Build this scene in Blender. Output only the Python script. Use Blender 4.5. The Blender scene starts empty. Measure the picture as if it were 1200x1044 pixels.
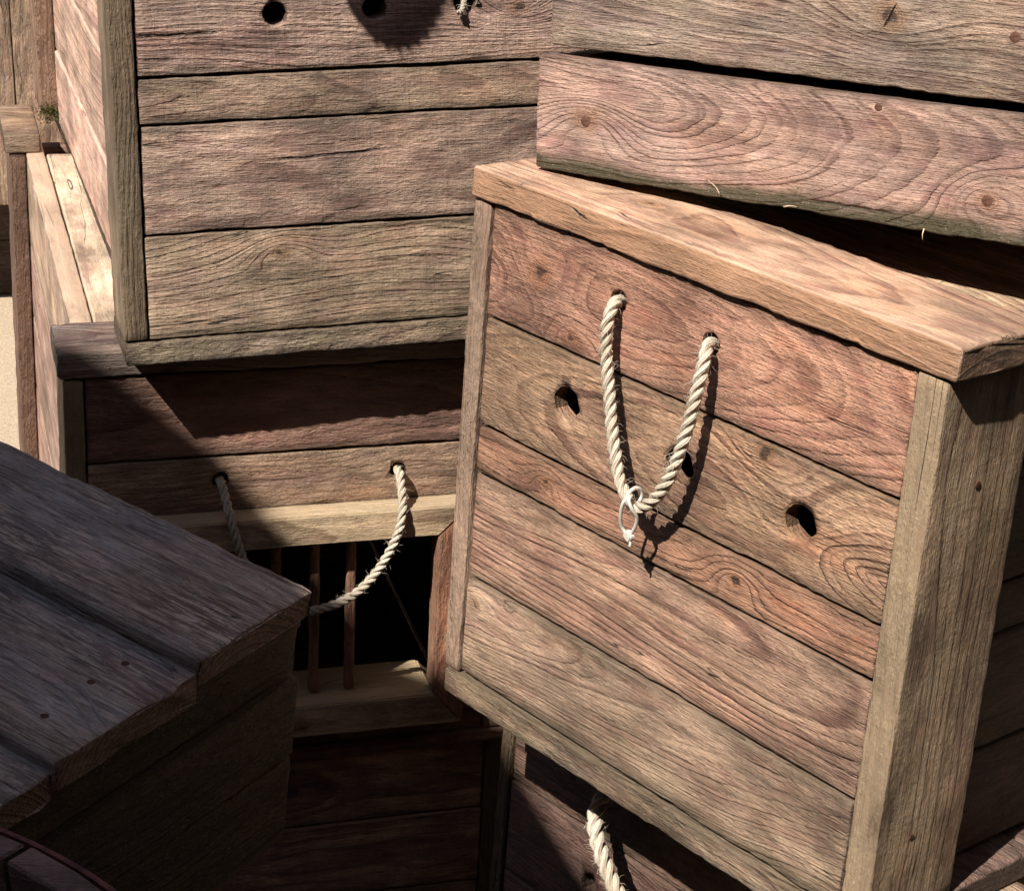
import bpy, bmesh, math, random
from mathutils import Vector, Matrix, noise
sc = bpy.context.scene
col = sc.collection
R_ = math.radians
# ------------------------------------------------------------------ camera
CAM = Matrix(((0.999703, 0.009445, 0.022459), (0.024364, -0.387534, -0.921533), (0.0, 0.921807, -0.387649)))
cd = bpy.data.cameras.new('camera'); cam = bpy.data.objects.new('camera', cd); col.objects.link(cam)
m3 = Matrix((CAM[0], -CAM[1], -CAM[2])).transposed()
cam.matrix_world = m3.to_4x4()
cd.sensor_width = 36; cd.sensor_fit = 'HORIZONTAL'; cd.lens = 36 * 2531.3 / 1200
cd.clip_start = .05; cd.clip_end = 400
sc.camera = cam
# ------------------------------------------------------------------ sky, sun, exposure
SUN_AZ, SUN_EL = R_(36), R_(50)           # azimuth: left of straight behind the camera
SUN = Vector((-math.sin(SUN_AZ) * math.cos(SUN_EL), -math.cos(SUN_AZ) * math.cos(SUN_EL), math.sin(SUN_EL)))
w = bpy.data.worlds.new('World'); sc.world = w; w.use_nodes = True
nt = w.node_tree; bg = nt.nodes['Background']
sky = nt.nodes.new('ShaderNodeTexSky'); sky.sky_type = 'NISHITA'; sky.sun_disc = False
sky.sun_elevation = SUN_EL; sky.sun_rotation = math.atan2(SUN.x, SUN.y)
nt.links.new(sky.outputs[0], bg.inputs[0]); bg.inputs[1].default_value = 0.05
sd = bpy.data.lights.new('sun', 'SUN'); sun = bpy.data.objects.new('sun', sd); col.objects.link(sun)
sd.energy = 5.0; sd.angle = R_(.55); sd.color = (1, .93, .84)
sun.rotation_euler = SUN.to_track_quat('Z', 'Y').to_euler()
vs = sc.view_settings; vs.view_transform = 'Standard'; vs.look = 'None'; vs.exposure = 0.42; vs.gamma = 1

# ------------------------------------------------------------------ node helper
class NB:
    def __init__(s, mat): s.t = mat.node_tree; s.n = s.t.nodes
    def put(s, sock, v):
        if isinstance(v, bpy.types.NodeSocket): s.t.links.new(v, sock)
        else: sock.default_value = v
    def m(s, op, a, b=0.0, c=None, clamp=False):
        n = s.n.new('ShaderNodeMath'); n.operation = op; n.use_clamp = clamp
        s.put(n.inputs[0], a); s.put(n.inputs[1], b)
        if c is not None: s.put(n.inputs[2], c)
        return n.outputs[0]
    def add(s, a, b): return s.m('ADD', a, b)
    def sub(s, a, b): return s.m('SUBTRACT', a, b)
    def mul(s, a, b): return s.m('MULTIPLY', a, b)
    def mad(s, a, b, c): return s.m('MULTIPLY_ADD', a, b, c)
    def sm(s, v, a, b, lo=0.0, hi=1.0):
        n = s.n.new('ShaderNodeMapRange'); n.interpolation_type = 'SMOOTHSTEP'
        s.put(n.inputs['Value'], v); s.put(n.inputs['From Min'], a); s.put(n.inputs['From Max'], b)
        s.put(n.inputs['To Min'], lo); s.put(n.inputs['To Max'], hi); return n.outputs[0]
    def xyz(s, x, y, z):
        n = s.n.new('ShaderNodeCombineXYZ')
        for i, v in enumerate((x, y, z)): s.put(n.inputs[i], v)
        return n.outputs[0]
    def sep(s, v):
        n = s.n.new('ShaderNodeSeparateXYZ'); s.put(n.inputs[0], v); return n.outputs
    def vm(s, op, a, b):
        n = s.n.new('ShaderNodeVectorMath'); n.operation = op; s.put(n.inputs[0], a); s.put(n.inputs[1], b); return n.outputs[0]
    def noise(s, v, scale=1, detail=2, rough=.5, dist=0):
        n = s.n.new('ShaderNodeTexNoise'); s.put(n.inputs['Vector'], v); n.inputs['Scale'].default_value = scale
        n.inputs['Detail'].default_value = detail; n.inputs['Roughness'].default_value = rough
        n.inputs['Distortion'].default_value = dist; return n.outputs['Fac']
    def mixc(s, f, a, b, mode='MIX'):
        n = s.n.new('ShaderNodeMix'); n.data_type = 'RGBA'; n.blend_type = mode
        s.put(n.inputs[0], f); s.put(n.inputs[6], a); s.put(n.inputs[7], b); return n.outputs[2]
    def attr(s, name):
        n = s.n.new('ShaderNodeAttribute'); n.attribute_type = 'OBJECT'; n.attribute_name = name; return n
def new_mat(name):
    m = bpy.data.materials.new(name); m.use_nodes = True; return m, NB(m), m.node_tree.nodes['Principled BSDF']

def wood_material(KN=0, SW=0, GS_=0, LI=0, HI=1):
    """KN knots, SW saw marks, GS_ gash, LI lichen, HI full detail"""
    m, b, p = new_mat('weathered_wood')
    Z = b.n.new('ShaderNodeValue').outputs[0]; Z.default_value = 0.0
    tc = b.n.new('ShaderNodeTexCoord')
    u, v, w_ = b.sep(tc.outputs['Object'])
    seed = b.attr('seed').outputs['Fac']
    tint = b.attr('tint').outputs['Vector']
    pv, pw, spacing = b.sep(b.attr('pith').outputs['Vector'])
    tv, tw, ringamt = b.sep(b.attr('tilt').outputs['Vector'])
    relief, saw, moss = b.sep(b.attr('fx').outputs['Vector'])
    grey, edged, pits = b.sep(b.attr('wear').outputs['Vector'])
    hl, hw, lowmoss = b.sep(b.attr('half').outputs['Vector'])
    off = b.xyz(b.mul(seed, 7.13), b.mul(seed, 3.71), b.mul(seed, 11.3))
    def sv(su, svv, sw): return b.vm('ADD', b.xyz(b.mul(u, su), b.mul(v, svv), b.mul(w_, sw)), off)
    W1 = b.mul(b.sub(b.noise(sv(2.6, 6, 6), 1, 2, .4), .5), .045)
    W2 = b.mul(b.sub(b.noise(sv(3, 7, 7), 1.1, 2, .4), .5), .045)
    fine = b.mul(b.sub(b.noise(sv(24, 110, 110), 1, 4, .7), .5), .0030)
    a = b.add(b.add(b.sub(v, pv), b.mul(tv, u)), W1)
    c = b.add(b.add(b.sub(w_, pw), b.mul(tw, u)), W2)
    r = b.add(b.m('SQRT', b.add(b.mul(a, a), b.mul(c, c))), fine)
    core = None; knotbody = None; kn_r = None; crack = None
    core = knotbody = kn_r = crack = None if KN else Z
    for kname in (('knot_a', 'knot_b') if KN else ()):
        ku, kv, kr = b.sep(b.attr(kname).outputs['Vector'])
        du = b.sub(u, ku); dv = b.sub(v, kv)
        krs = b.m('MAXIMUM', kr, .0005)
        wob = b.mul(b.sub(b.noise(sv(60, 90, 90), 1, 3, .6), .5), .009)
        e = b.add(b.m('POWER', b.m('DIVIDE', du, b.mul(krs, 3.4)), 2), b.m('POWER', b.m('DIVIDE', dv, b.mul(krs, 1.9)), 2))
        g = b.m('EXPONENT', b.mul(e, -1.0))
        r = b.add(r, b.mul(b.mul(g, kr), 2.0))
        d = b.add(b.m('SQRT', b.add(b.m('POWER', b.mul(du, .8), 2), b.m('POWER', dv, 2))), wob)
        body = b.mul(b.sm(d, b.mul(krs, .45), b.mul(krs, 1.05), 1, 0), b.m('GREATER_THAN', kr, .001))
        cr = b.mul(b.sm(b.m('ABSOLUTE', b.add(b.sub(b.mul(du, .85), b.mul(dv, .4)), b.mul(wob, .35))), 0, .0011, 1, 0), b.sm(d, b.mul(krs, .4), b.mul(krs, .8), 1, 0))
        cr = b.mul(b.mul(cr, body), b.attr('split').outputs['Fac'])
        rr = b.mul(b.sm(b.m('FRACT', b.m('DIVIDE', d, .0021)), .3, .9), body)
        co = b.mul(b.sm(b.add(d, b.mul(wob, .8)), b.mul(krs, .12), b.mul(krs, .42), 1, 0), b.m('GREATER_THAN', kr, .001))
        core = co if core is None else b.m('MAXIMUM', core, co)
        knotbody = body if knotbody is None else b.m('MAXIMUM', knotbody, body)
        kn_r = rr if kn_r is None else b.m('MAXIMUM', kn_r, rr)
        crack = cr if crack is None else b.m('MAXIMUM', crack, cr)
    ph = b.m('DIVIDE', r, b.mul(spacing, .72))
    ph = b.add(ph, b.mul(b.noise(b.xyz(ph, seed, 0.0), .9, 1), 1.6))
    t = b.m('FRACT', ph)
    ringid = b.noise(b.xyz(b.m('FLOOR', ph), seed, 3.3), 7.7, 0)
    late = b.mul(b.m('POWER', b.sm(t, .05, .86), 1.5), b.sm(t, .84, 1.0, 1, 0))
    late = b.mul(late, b.sm(ringid, .25, .65, .35, 1.0))
    late = b.mul(late, b.sm(b.noise(sv(9, 16, 16), 1.3, 3, .6), .28, .55, .45, 1.0))
    late = b.mul(late, b.sub(1.0, knotbody))
    fibre = b.noise(sv(38, 900, 900), 1, 3, .65)
    streak = b.noise(sv(3.5, 130, 130), 1, 3, .6)
    patch = b.noise(sv(6, 14, 14), 1, 3, .6)
    patch2 = b.noise(sv(9, 22, 22), 1.3, 4, .65)
    scal = b.noise(sv(62, 250, 250), 1, 2, .55, .4)
    dash = b.sm(scal, .50, .66)
    dash = b.mul(dash, b.sm(b.noise(sv(12, 26, 26), 1.1, 2), .38, .6))
    dash = b.mul(dash, pits)
    check = b.m('ABSOLUTE', b.sub(b.noise(sv(2.2, 48, 48), 1, 2, .5), .5))
    check = b.mul(b.sm(check, 0, .006, 1, 0), b.sm(b.noise(sv(6, 12, 12), .9, 1), .55, .64))
    sawn = Z if not SW else b.noise(b.vm('ADD', b.xyz(b.mul(b.add(u, b.mul(v, .04)), 330), b.mul(v, 22), b.mul(w_, 22)), off), 1, 2, .7)
    sawline = Z if not SW else b.mul(b.sm(b.noise(b.vm('ADD', b.xyz(b.mul(b.add(u, b.mul(v, .05)), 150), b.mul(v, 14), 0.0), off), 1, 3, .7), .55, .72), saw)
    torn = b.sm(b.add(b.noise(sv(7, 20, 20), 2.3, 4, .6), b.mul(b.sub(late, .5), -.12)), .40, .58)
    # end grain mask
    nx, ny, nz = b.sep(tc.outputs['Normal'])
    endm = b.sm(b.m('ABSOLUTE', nx), .6, .85)
    # colour
    colr = b.mixc(b.mul(b.mul(late, ringamt), .85), b.vm('MULTIPLY', tint, (1.16, 1.14, 1.10)), b.vm('MULTIPLY', tint, (.50, .43, .41)))
    colr = b.mixc(b.mul(b.sm(patch, .35, .7), grey), colr, b.vm('MULTIPLY', tint, (.80, 1.06, 1.28)))
    warm = b.mixc(1.0, colr, (1.15, .94, .78, 1), 'MULTIPLY')
    colr = b.mixc(b.mul(b.sm(patch2, .5, .75), b.mul(b.sub(1.0, moss), .55)), colr, warm)
    colr = b.mixc(b.mul(b.sm(b.noise(sv(5, 9, 9), 1.7, 3, .6), .42, .68), moss), colr, b.vm('MULTIPLY', tint, (.68, .78, .60)))
    colr = b.vm('MULTIPLY', colr, b.xyz(*[b.mad(streak, .8, .62)] * 3))
    colr = b.vm('MULTIPLY', colr, b.xyz(*[b.mad(fibre, .9, .55)] * 3))
    grit = b.noise(sv(330, 480, 480), 1, 3, .7)
    colr = b.vm('MULTIPLY', colr, b.xyz(*[b.mad(grit, .8, .6)] * 3))
    colr = b.vm('MULTIPLY', colr, b.vm('ADD', b.vm('MULTIPLY', b.xyz(torn, torn, torn), (.20, .27, .24)), (.90, .80, .82)))
    pos = b.n.new('ShaderNodeNewGeometry').outputs['Position']
    stain = b.noise(pos, 7, 5, .65)
    colr = b.vm('MULTIPLY', colr, b.xyz(*[b.sm(stain, .32, .60, .62, 1.08)] * 3))
    big = b.noise(sv(9, 26, 26), 1.2, 4, .68)
    colr = b.vm('MULTIPLY', colr, b.xyz(*[b.mad(big, 2.2, -.10)] * 3))
    colr = b.mixc(b.sm(b.noise(sv(7, 24, 24), 1.9, 4, .7), .50, .70, 0, .55), colr, b.mixc(1.0, colr, (.80, .74, .86, 1), 'MULTIPLY'))
    arr = b.sm(b.sub(b.sub(hw, b.m('ABSOLUTE', v)), b.mul(b.sub(big, .5), .008)), .0002, .0034, .55, 0)  # pale edges: wear plus the sunlit arris line painted into the colour
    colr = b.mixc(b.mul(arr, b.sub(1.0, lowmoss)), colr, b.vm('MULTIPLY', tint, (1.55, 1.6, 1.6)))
    if LI:
      lich = b.attr('lichen').outputs['Fac']
      ln = b.noise(sv(34, 240, 240), 1, 6, .8)
      colr = b.mixc(b.mul(b.mul(b.sm(ln, .47, .58), b.sm(patch2, .30, .6)), lich), colr, (.95, .80, .68, 1))
      colr = b.mixc(b.mul(b.sm(b.noise(sv(16, 300, 300), 1.3, 5, .75), .48, .62), b.mul(lich, .75)), colr, (.12, .085, .07, 1))
    kc = b.mixc(kn_r, b.vm('MULTIPLY', tint, (.95, .78, .6)), b.vm('MULTIPLY', tint, (.6, .44, .33)))
    colr = b.mixc(b.mul(knotbody, .7), colr, kc)
    colr = b.mixc(b.mul(core, .85), colr, (.035, .02, .014, 1))
    dirt = b.m('MAXIMUM', b.mul(dash, .12), b.m('MAXIMUM', b.mul(check, .85), b.mul(crack, .95)))
    gm = Z
    if GS_:
      gu, gv, gl = b.sep(b.attr('gash').outputs['Vector'])
      gw = b.mul(b.sub(b.noise(sv(30, 30, 30), 1, 3, .6), .5), .006)
      gm = b.mul(b.sm(b.m('ABSOLUTE', b.add(b.sub(v, gv), b.add(gw, b.mul(b.sub(u, gu), -.03)))), .0003, .0024, 1, 0), b.sm(b.m('ABSOLUTE', b.sub(u, gu)), b.mul(gl, .45), gl, 1, 0))
      gm = b.mul(gm, b.m('GREATER_THAN', gl, .001)); gm = b.mul(gm, b.sm(b.noise(sv(90, 500, 500), 1, 2), .3, .5, .4, 1))
    dirt = b.m('MAXIMUM', dirt, b.mul(gm, .7))
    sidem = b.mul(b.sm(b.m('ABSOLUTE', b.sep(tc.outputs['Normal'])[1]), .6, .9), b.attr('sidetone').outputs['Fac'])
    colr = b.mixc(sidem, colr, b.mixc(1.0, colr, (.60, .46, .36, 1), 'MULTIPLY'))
    colr = b.mixc(dirt, colr, (.025, .017, .012, 1))
    if SW: colr = b.mixc(b.mul(sawline, .20), colr, (.06, .045, .03, 1))
    if SW: colr = b.vm('MULTIPLY', colr, b.xyz(*[b.mad(b.mul(b.sub(sawn, .5), saw), .8, 1.0)] * 3))
    # grime on plank edges, broken up by noise
    eg = b.sub(hw, b.m('ABSOLUTE', v)); en = b.noise(sv(18, 30, 30), 1, 4, .7)
    edge = b.mul(b.mul(b.sm(b.sub(eg, b.mul(b.sub(en, .45), .022)), 0, .009, 1, 0), edged), .7)
    colr = b.mixc(edge, colr, (.07, .052, .032, 1))
    lm = b.mul(b.sm(b.add(b.add(v, hw), b.mul(b.sub(en, .5), -.03)), .005, .018, 1, 0), lowmoss)
    colr = b.mixc(b.mul(lm, .9), colr, (.055, .052, .022, 1))
    glint_speck = b.sm(b.noise(sv(420, 700, 700), 1, 2, .7), .66, .74)  # pale specks: sun glints on the grain painted into the colour
    colr = b.mixc(b.mul(glint_speck, .55), colr, (.72, .66, .56, 1))
    dsp = b.sm(b.noise(sv(210, 260, 260), 1, 2), .70, .76)
    colr = b.mixc(b.mul(dsp, .6), colr, (.04, .028, .018, 1))
    endc = b.vm('MULTIPLY', b.vm('MULTIPLY', tint, (.46, .42, .37)), b.xyz(*[b.mad(b.noise(sv(200, 200, 200), 1, 4, .7), 1.8, .0)] * 3))
    endc = b.vm('MULTIPLY', endc, b.xyz(*[b.mad(late, -.6, 1.1)] * 3))
    colr = b.mixc(endm, colr, endc)
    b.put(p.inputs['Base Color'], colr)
    b.put(p.inputs['Roughness'], b.mad(fibre, .4, .36))
    p.inputs['Specular IOR Level'].default_value = .45
    # relief
    h = b.mul(late, .0016)
    h = b.add(h, b.mul(fibre, .0014))
    h = b.add(h, b.mul(streak, .0009))
    h = b.sub(h, b.mul(b.mul(b.mul(dash, torn), b.mad(late, -.9, 1.0)), .0014))
    h = b.add(h, b.mul(b.noise(sv(160, 300, 300), 1, 4, .7), b.mad(torn, .0011, .0005)))
    h = b.add(h, b.mul(b.mul(b.mul(scal, pits), torn), b.mad(late, -.0014, .0018)))
    h = b.mul(b.mul(h, relief), 1.75)
    if GS_: h = b.sub(h, b.mul(gm, .003))
    h = b.sub(h, b.mul(check, .0022)); h = b.sub(h, b.mul(crack, .003))
    if SW: h = b.add(h, b.mul(b.mul(sawn, saw), .0009)); h = b.sub(h, b.mul(sawline, .0005))
    h = b.add(h, b.mul(knotbody, .0006))
    h = b.add(h, b.mul(b.mul(kn_r, relief), .0004))
    h = b.add(h, b.mul(endm, b.mul(b.noise(sv(300, 380, 380), 1, 4, .7), .0022)))
    bp = b.n.new('ShaderNodeBump'); bp.inputs['Distance'].default_value = 1.0; bp.inputs['Strength'].default_value = 1.0
    b.put(bp.inputs['Height'], h); b.put(p.inputs['Normal'], bp.outputs[0])
    return m
WCACHE = {}
def wood_for(o):
    k = (int(max(o['knot_a'][2], o['knot_b'][2]) > .001), int(o['fx'][1] > .05), int('gash' in o and o['gash'][2] > 0), int('lichen' in o and o['lichen'] > 0))
    if k not in WCACHE: WCACHE[k] = wood_material(*k)
    return WCACHE[k]
WOOD = wood_material()
def simple_mat(name, c1, c2, scale=40, rough=.8, bump=.0005, metal=0, spec=.3, stretch=(1, 1, 1), emis=None):
    m, b, p = new_mat(name)
    tc = b.n.new('ShaderNodeTexCoord')
    v = b.vm('MULTIPLY', tc.outputs['Object'], stretch)
    n = b.noise(v, scale, 4, .65)
    b.put(p.inputs['Base Color'], b.mixc(b.sm(n, .3, .7), (*c1, 1), (*c2, 1)))
    p.inputs['Roughness'].default_value = rough; p.inputs['Metallic'].default_value = metal
    p.inputs['Specular IOR Level'].default_value = spec
    bp = b.n.new('ShaderNodeBump'); bp.inputs['Distance'].default_value = 1.0
    b.put(bp.inputs['Height'], b.mul(n, bump)); b.put(p.inputs['Normal'], bp.outputs[0])
    return m
NAIL = simple_mat('rusty_nail', (.10, .045, .03), (.20, .10, .07), 400, .7, .0006, .4)
HOOP = simple_mat('rusty_iron', (.42, .13, .10), (.10, .05, .045), 60, .6, .001, .5)
MOSS = simple_mat('moss', (.05, .06, .012), (.14, .13, .04), 150, .95, .002)
TIE = simple_mat('white_plastic', (.72, .70, .64), (.60, .57, .50), 90, .45, .0001, 0, .5)
LEAF = simple_mat('leaf', (.04, .09, .02), (.07, .13, .03), 30, .6, .0005)
def rope_material():
    m, b, p = new_mat('pale_rope')
    uv = b.n.new('ShaderNodeUVMap'); uv.uv_map = 'rope'
    x, y, z = b.sep(uv.outputs[0])          # x: metres along, y: turns round strand
    yarn = b.m('SINE', b.mul(b.add(b.mul(x, 150), b.mul(y, 7)), 6.2832))
    tc = b.n.new('ShaderNodeTexCoord')
    n = b.noise(tc.outputs['Object'], 420, 4, .7); n2 = b.noise(tc.outputs['Object'], 26, 3, .6)
    fib = b.noise(b.xyz(b.mul(b.add(b.mul(x, 150), b.mul(y, 7)), 4), b.mul(x, 120), y), 1, 3, .6)
    c = b.mixc(b.sm(n2, .3, .7), (.80, .72, .60, 1), (.58, .50, .39, 1))
    c = b.mixc(b.mul(b.sm(fib, .42, .72), .75), c, (.27, .21, .14, 1))
    c = b.mixc(b.mul(b.sm(n, .6, .75), .4), c, (.85, .78, .66, 1))
    c = b.mixc(b.mul(b.sm(b.noise(tc.outputs['Object'], 70, 4, .7), .5, .7), .45), c, (.36, .30, .23, 1))
    b.put(p.inputs['Base Color'], c); p.inputs['Roughness'].default_value = .85
    p.inputs['Specular IOR Level'].default_value = .2
    bp = b.n.new('ShaderNodeBump'); bp.inputs['Distance'].default_value = 1.0
    b.put(bp.inputs['Height'], b.add(b.add(b.mul(yarn, .00018), b.mul(n, .0007)), b.mul(fib, .0005)))
    b.put(p.inputs['Normal'], bp.outputs[0])
    return m
ROPE = rope_material()
def sand_material():
    m, b, p = new_mat('sandy_gravel')
    tc = b.n.new('ShaderNodeTexCoord'); v = tc.outputs['Object']
    n = b.noise(v, 160, 5, .75); n2 = b.noise(v, 3, 3, .6)
    c = b.mixc(b.sm(n, .35, .65), (.58, .44, .30, 1), (.76, .62, .46, 1))
    x, y, z = b.sep(v)
    far = b.sm(b.add(y, b.mul(n2, .4)), -17.6, -17.2)          # pale sand beyond the stack, unseen ground round it darkened against bounce light
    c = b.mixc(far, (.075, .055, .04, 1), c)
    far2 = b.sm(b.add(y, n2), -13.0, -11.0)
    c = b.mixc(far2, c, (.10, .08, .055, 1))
    b.put(p.inputs['Base Color'], c); p.inputs['Roughness'].default_value = .95
    bp = b.n.new('ShaderNodeBump'); bp.inputs['Distance'].default_value = 1.0
    b.put(bp.inputs['Height'], b.mul(n, .006)); b.put(p.inputs['Normal'], bp.outputs[0])
    return m
SAND = sand_material()

# ------------------------------------------------------------------ object helpers
def link(name, me, mat, parent=None, loc=None, rot=None):
    o = bpy.data.objects.new(name, me); col.objects.link(o)
    if mat: me.materials.append(mat)
    if parent is not None: o.parent = parent
    if loc is not None: o.location = loc
    if rot is not None: o.rotation_euler = rot.to_euler() if isinstance(rot, Matrix) else rot
    return o
def thing(name, label, cat, M=None, group=None):
    o = bpy.data.objects.new(name, None); col.objects.link(o); o.empty_display_size = .05
    if M is not None: o.matrix_world = M
    o['label'] = label; o['category'] = cat
    if group: o['group'] = group
    return o
def sn(x, y, z): return noise.noise(Vector((x, y, z)))
def plank_mesh(L, W, T, seed, hero=1, e=.0022, wob=.0009, chip=.0, warp=.0008, bow=0.0, endrag=.0008):
    """board along x, width y, thickness z (outer face +z), worn rounded arrises"""
    nu = max(3, int(L / (.007 if hero == 2 else .014 if hero else .12)))
    nv = (max(3, int(W / .012)) if hero == 2 else 4) if hero else 1
    nt_ = 2 if hero else 1
    e = min(e, T * .4, W * .4)
    prof = []                                  # (y, z, ny, nz, isedge)
    hw, ht = W / 2, T / 2
    def side(a, b_, n, nrm):
        for i in range(n + 1):
            f = i / n; prof.append((a[0] + (b_[0] - a[0]) * f, a[1] + (b_[1] - a[1]) * f, *nrm, 1.0 if i in (0, n) else 0.0))
    def corner(cy, cz, a0):
        for k in (30, 60):
            a = R_(a0 + k); prof.append((cy + e * math.cos(a), cz + e * math.sin(a), math.cos(a), math.sin(a), 1.0))
    side((hw, -ht + e), (hw, ht - e), nt_, (1, 0)); corner(hw - e, ht - e, 0)
    side((hw - e, ht), (-hw + e, ht), nv, (0, 1)); corner(-hw + e, ht - e, 90)
    side((-hw, ht - e), (-hw, -ht + e), nt_, (-1, 0)); corner(-hw + e, -ht + e, 180)
    side((-hw + e, -ht), (hw - e, -ht), 1 if hero < 2 else nv, (0, -1)); corner(hw - e, -ht + e, 270)
    n = len(prof); verts = []; faces = []
    us = [(-L / 2, e), (-L / 2 + e * .4, e * .35)] + [-L / 2 + e + (L - 2 * e) * i / nu for i in range(nu + 1)] + [(L / 2 - e * .4, e * .35), (L / 2, e)]
    for i, uu in enumerate(us):
        ins = 0.0
        if isinstance(uu, tuple): uu, ins = uu
        f = 2 * uu / L
        wy = warp * sn(uu * 3.1 + seed, seed * 1.7, 0) + bow * (1 - f * f); wz = warp * sn(uu * 2.7, seed * 2.3, 5 + seed)
        for (y, z, ny, nz, ed) in prof:
            k = wob * .45 * sn(uu * 28, y * 30 + seed * 3, z * 60) * (1.0 if ed else .35)
            if ed:
                k += wob * .9 * sn(uu * 130, y * 12 + seed * 5, z * 30)
                if chip:
                    q = sn(uu * 22 + seed * 9, y * 9, z * 40 + 3); q = max(0.0, q - .18)
                    k -= min(chip * q * 3.0, .0011)
            if not ed and chip: k += 0.0
            end = 0.0
            if ins: 
                end = endrag * sn(y * 90, z * 160, seed * 4 + uu) * 1.6
            yy = y + ny * (k - ins) + wy; zz = z + nz * (k - ins) + wz
            verts.append((uu + end, yy, zz))
    m = len(us)
    for i in range(m - 1):
        for j in range(n):
            a = i * n + j; b_ = i * n + (j + 1) % n
            faces.append((a, b_, b_ + n, a + n))
    faces.append(tuple(range(n - 1, -1, -1)))
    faces.append(tuple((m - 1) * n + j for j in range(n)))
    me = bpy.data.meshes.new('plank'); me.from_pydata(verts, [], faces)
    # orientation: profile runs counter-clockwise seen from +x, so sides need flipping check
    bm = bmesh.new(); bm.from_mesh(me); bmesh.ops.recalc_face_normals(bm, faces=bm.faces)
    if bm.calc_volume(signed=True) < 0: bmesh.ops.reverse_faces(bm, faces=bm.faces)
    for f in bm.faces: f.smooth = len(f.verts) == 4
    bm.to_mesh(me); bm.free()
    return me
AX = {'x': Vector((1, 0, 0)), 'y': Vector((0, 1, 0)), 'z': Vector((0, 0, 1))}
def axv(s): return -AX[s[1]] if s[0] == '-' else AX[s[-1]].copy()
COUNT = [0]
STYLE = dict(tint=(.40, .25, .185), pith=(.0, -.05, .007), tilt=(.02, .05, .8), fx=(1, 0, 0), wear=(.15, .5, 1), knot_a=(0, 0, 0), knot_b=(0, 0, 0), lowmoss=0)
def jit(c, rnd, a=.08): 
    k = 1 + rnd.uniform(-a, a); return tuple(min(.9, x * k * (1 + rnd.uniform(-a * .4, a * .4))) for x in c)
def board(parent, name, box, grain, nrm, hero=1, holes=(), seed=None, label=None, tilt_deg=0, nails=(), jitter=.08, split=0, lichen=0, gash=(0, 0, 0), sidetone=0, **st):
    """box = (x0,x1,y0,y1,z0,z1) in the crate's own frame; grain / nrm name the axes the grain and outer face follow"""
    COUNT[0] += 1; sd_ = seed if seed is not None else COUNT[0] * 1.37
    rnd = random.Random(int(sd_ * 1000))
    g = axv(grain); nn = axv(nrm); side = nn.cross(g)
    M = Matrix((g, side, nn)).transposed()
    c = Vector(((box[0] + box[1]) / 2, (box[2] + box[3]) / 2, (box[4] + box[5]) / 2))
    d = Vector((abs(box[1] - box[0]), abs(box[3] - box[2]), abs(box[5] - box[4])))
    L = abs(d.dot(g)); W = abs(d.dot(side)); T = abs(d.dot(nn))
    geo = {k: st.pop(k) for k in list(st) if k in ('e', 'wob', 'chip', 'warp', 'bow', 'endrag')}
    me = plank_mesh(L, W, T, sd_, hero, **geo)
    if tilt_deg: M = M @ Matrix.Rotation(R_(tilt_deg), 3, 'Z')
    o = link(name, me, WOOD, parent, c, M)
    o['label'] = label or ''
    if not label: del o['label']
    S = dict(STYLE); S.update(st)
    o['seed'] = float(sd_); o['tint'] = list(map(float, jit(S['tint'], rnd, jitter)))
    p = S['pith']; o['pith'] = [float(p[0]), float(p[1]), float(p[2])]
    for k in ('tilt', 'fx', 'wear', 'knot_a', 'knot_b'): o[k] = [float(q) for q in S[k]]
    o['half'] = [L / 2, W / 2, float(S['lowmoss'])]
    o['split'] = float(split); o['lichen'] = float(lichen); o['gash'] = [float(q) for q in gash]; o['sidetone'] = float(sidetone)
    for (hu, hv, hr) in holes: cut_hole(o, hu, hv, hr, T, sd_)
    for (hu, hv, hr) in nails: nail(o, hu, hv, T / 2, hr)
    return o
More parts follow.
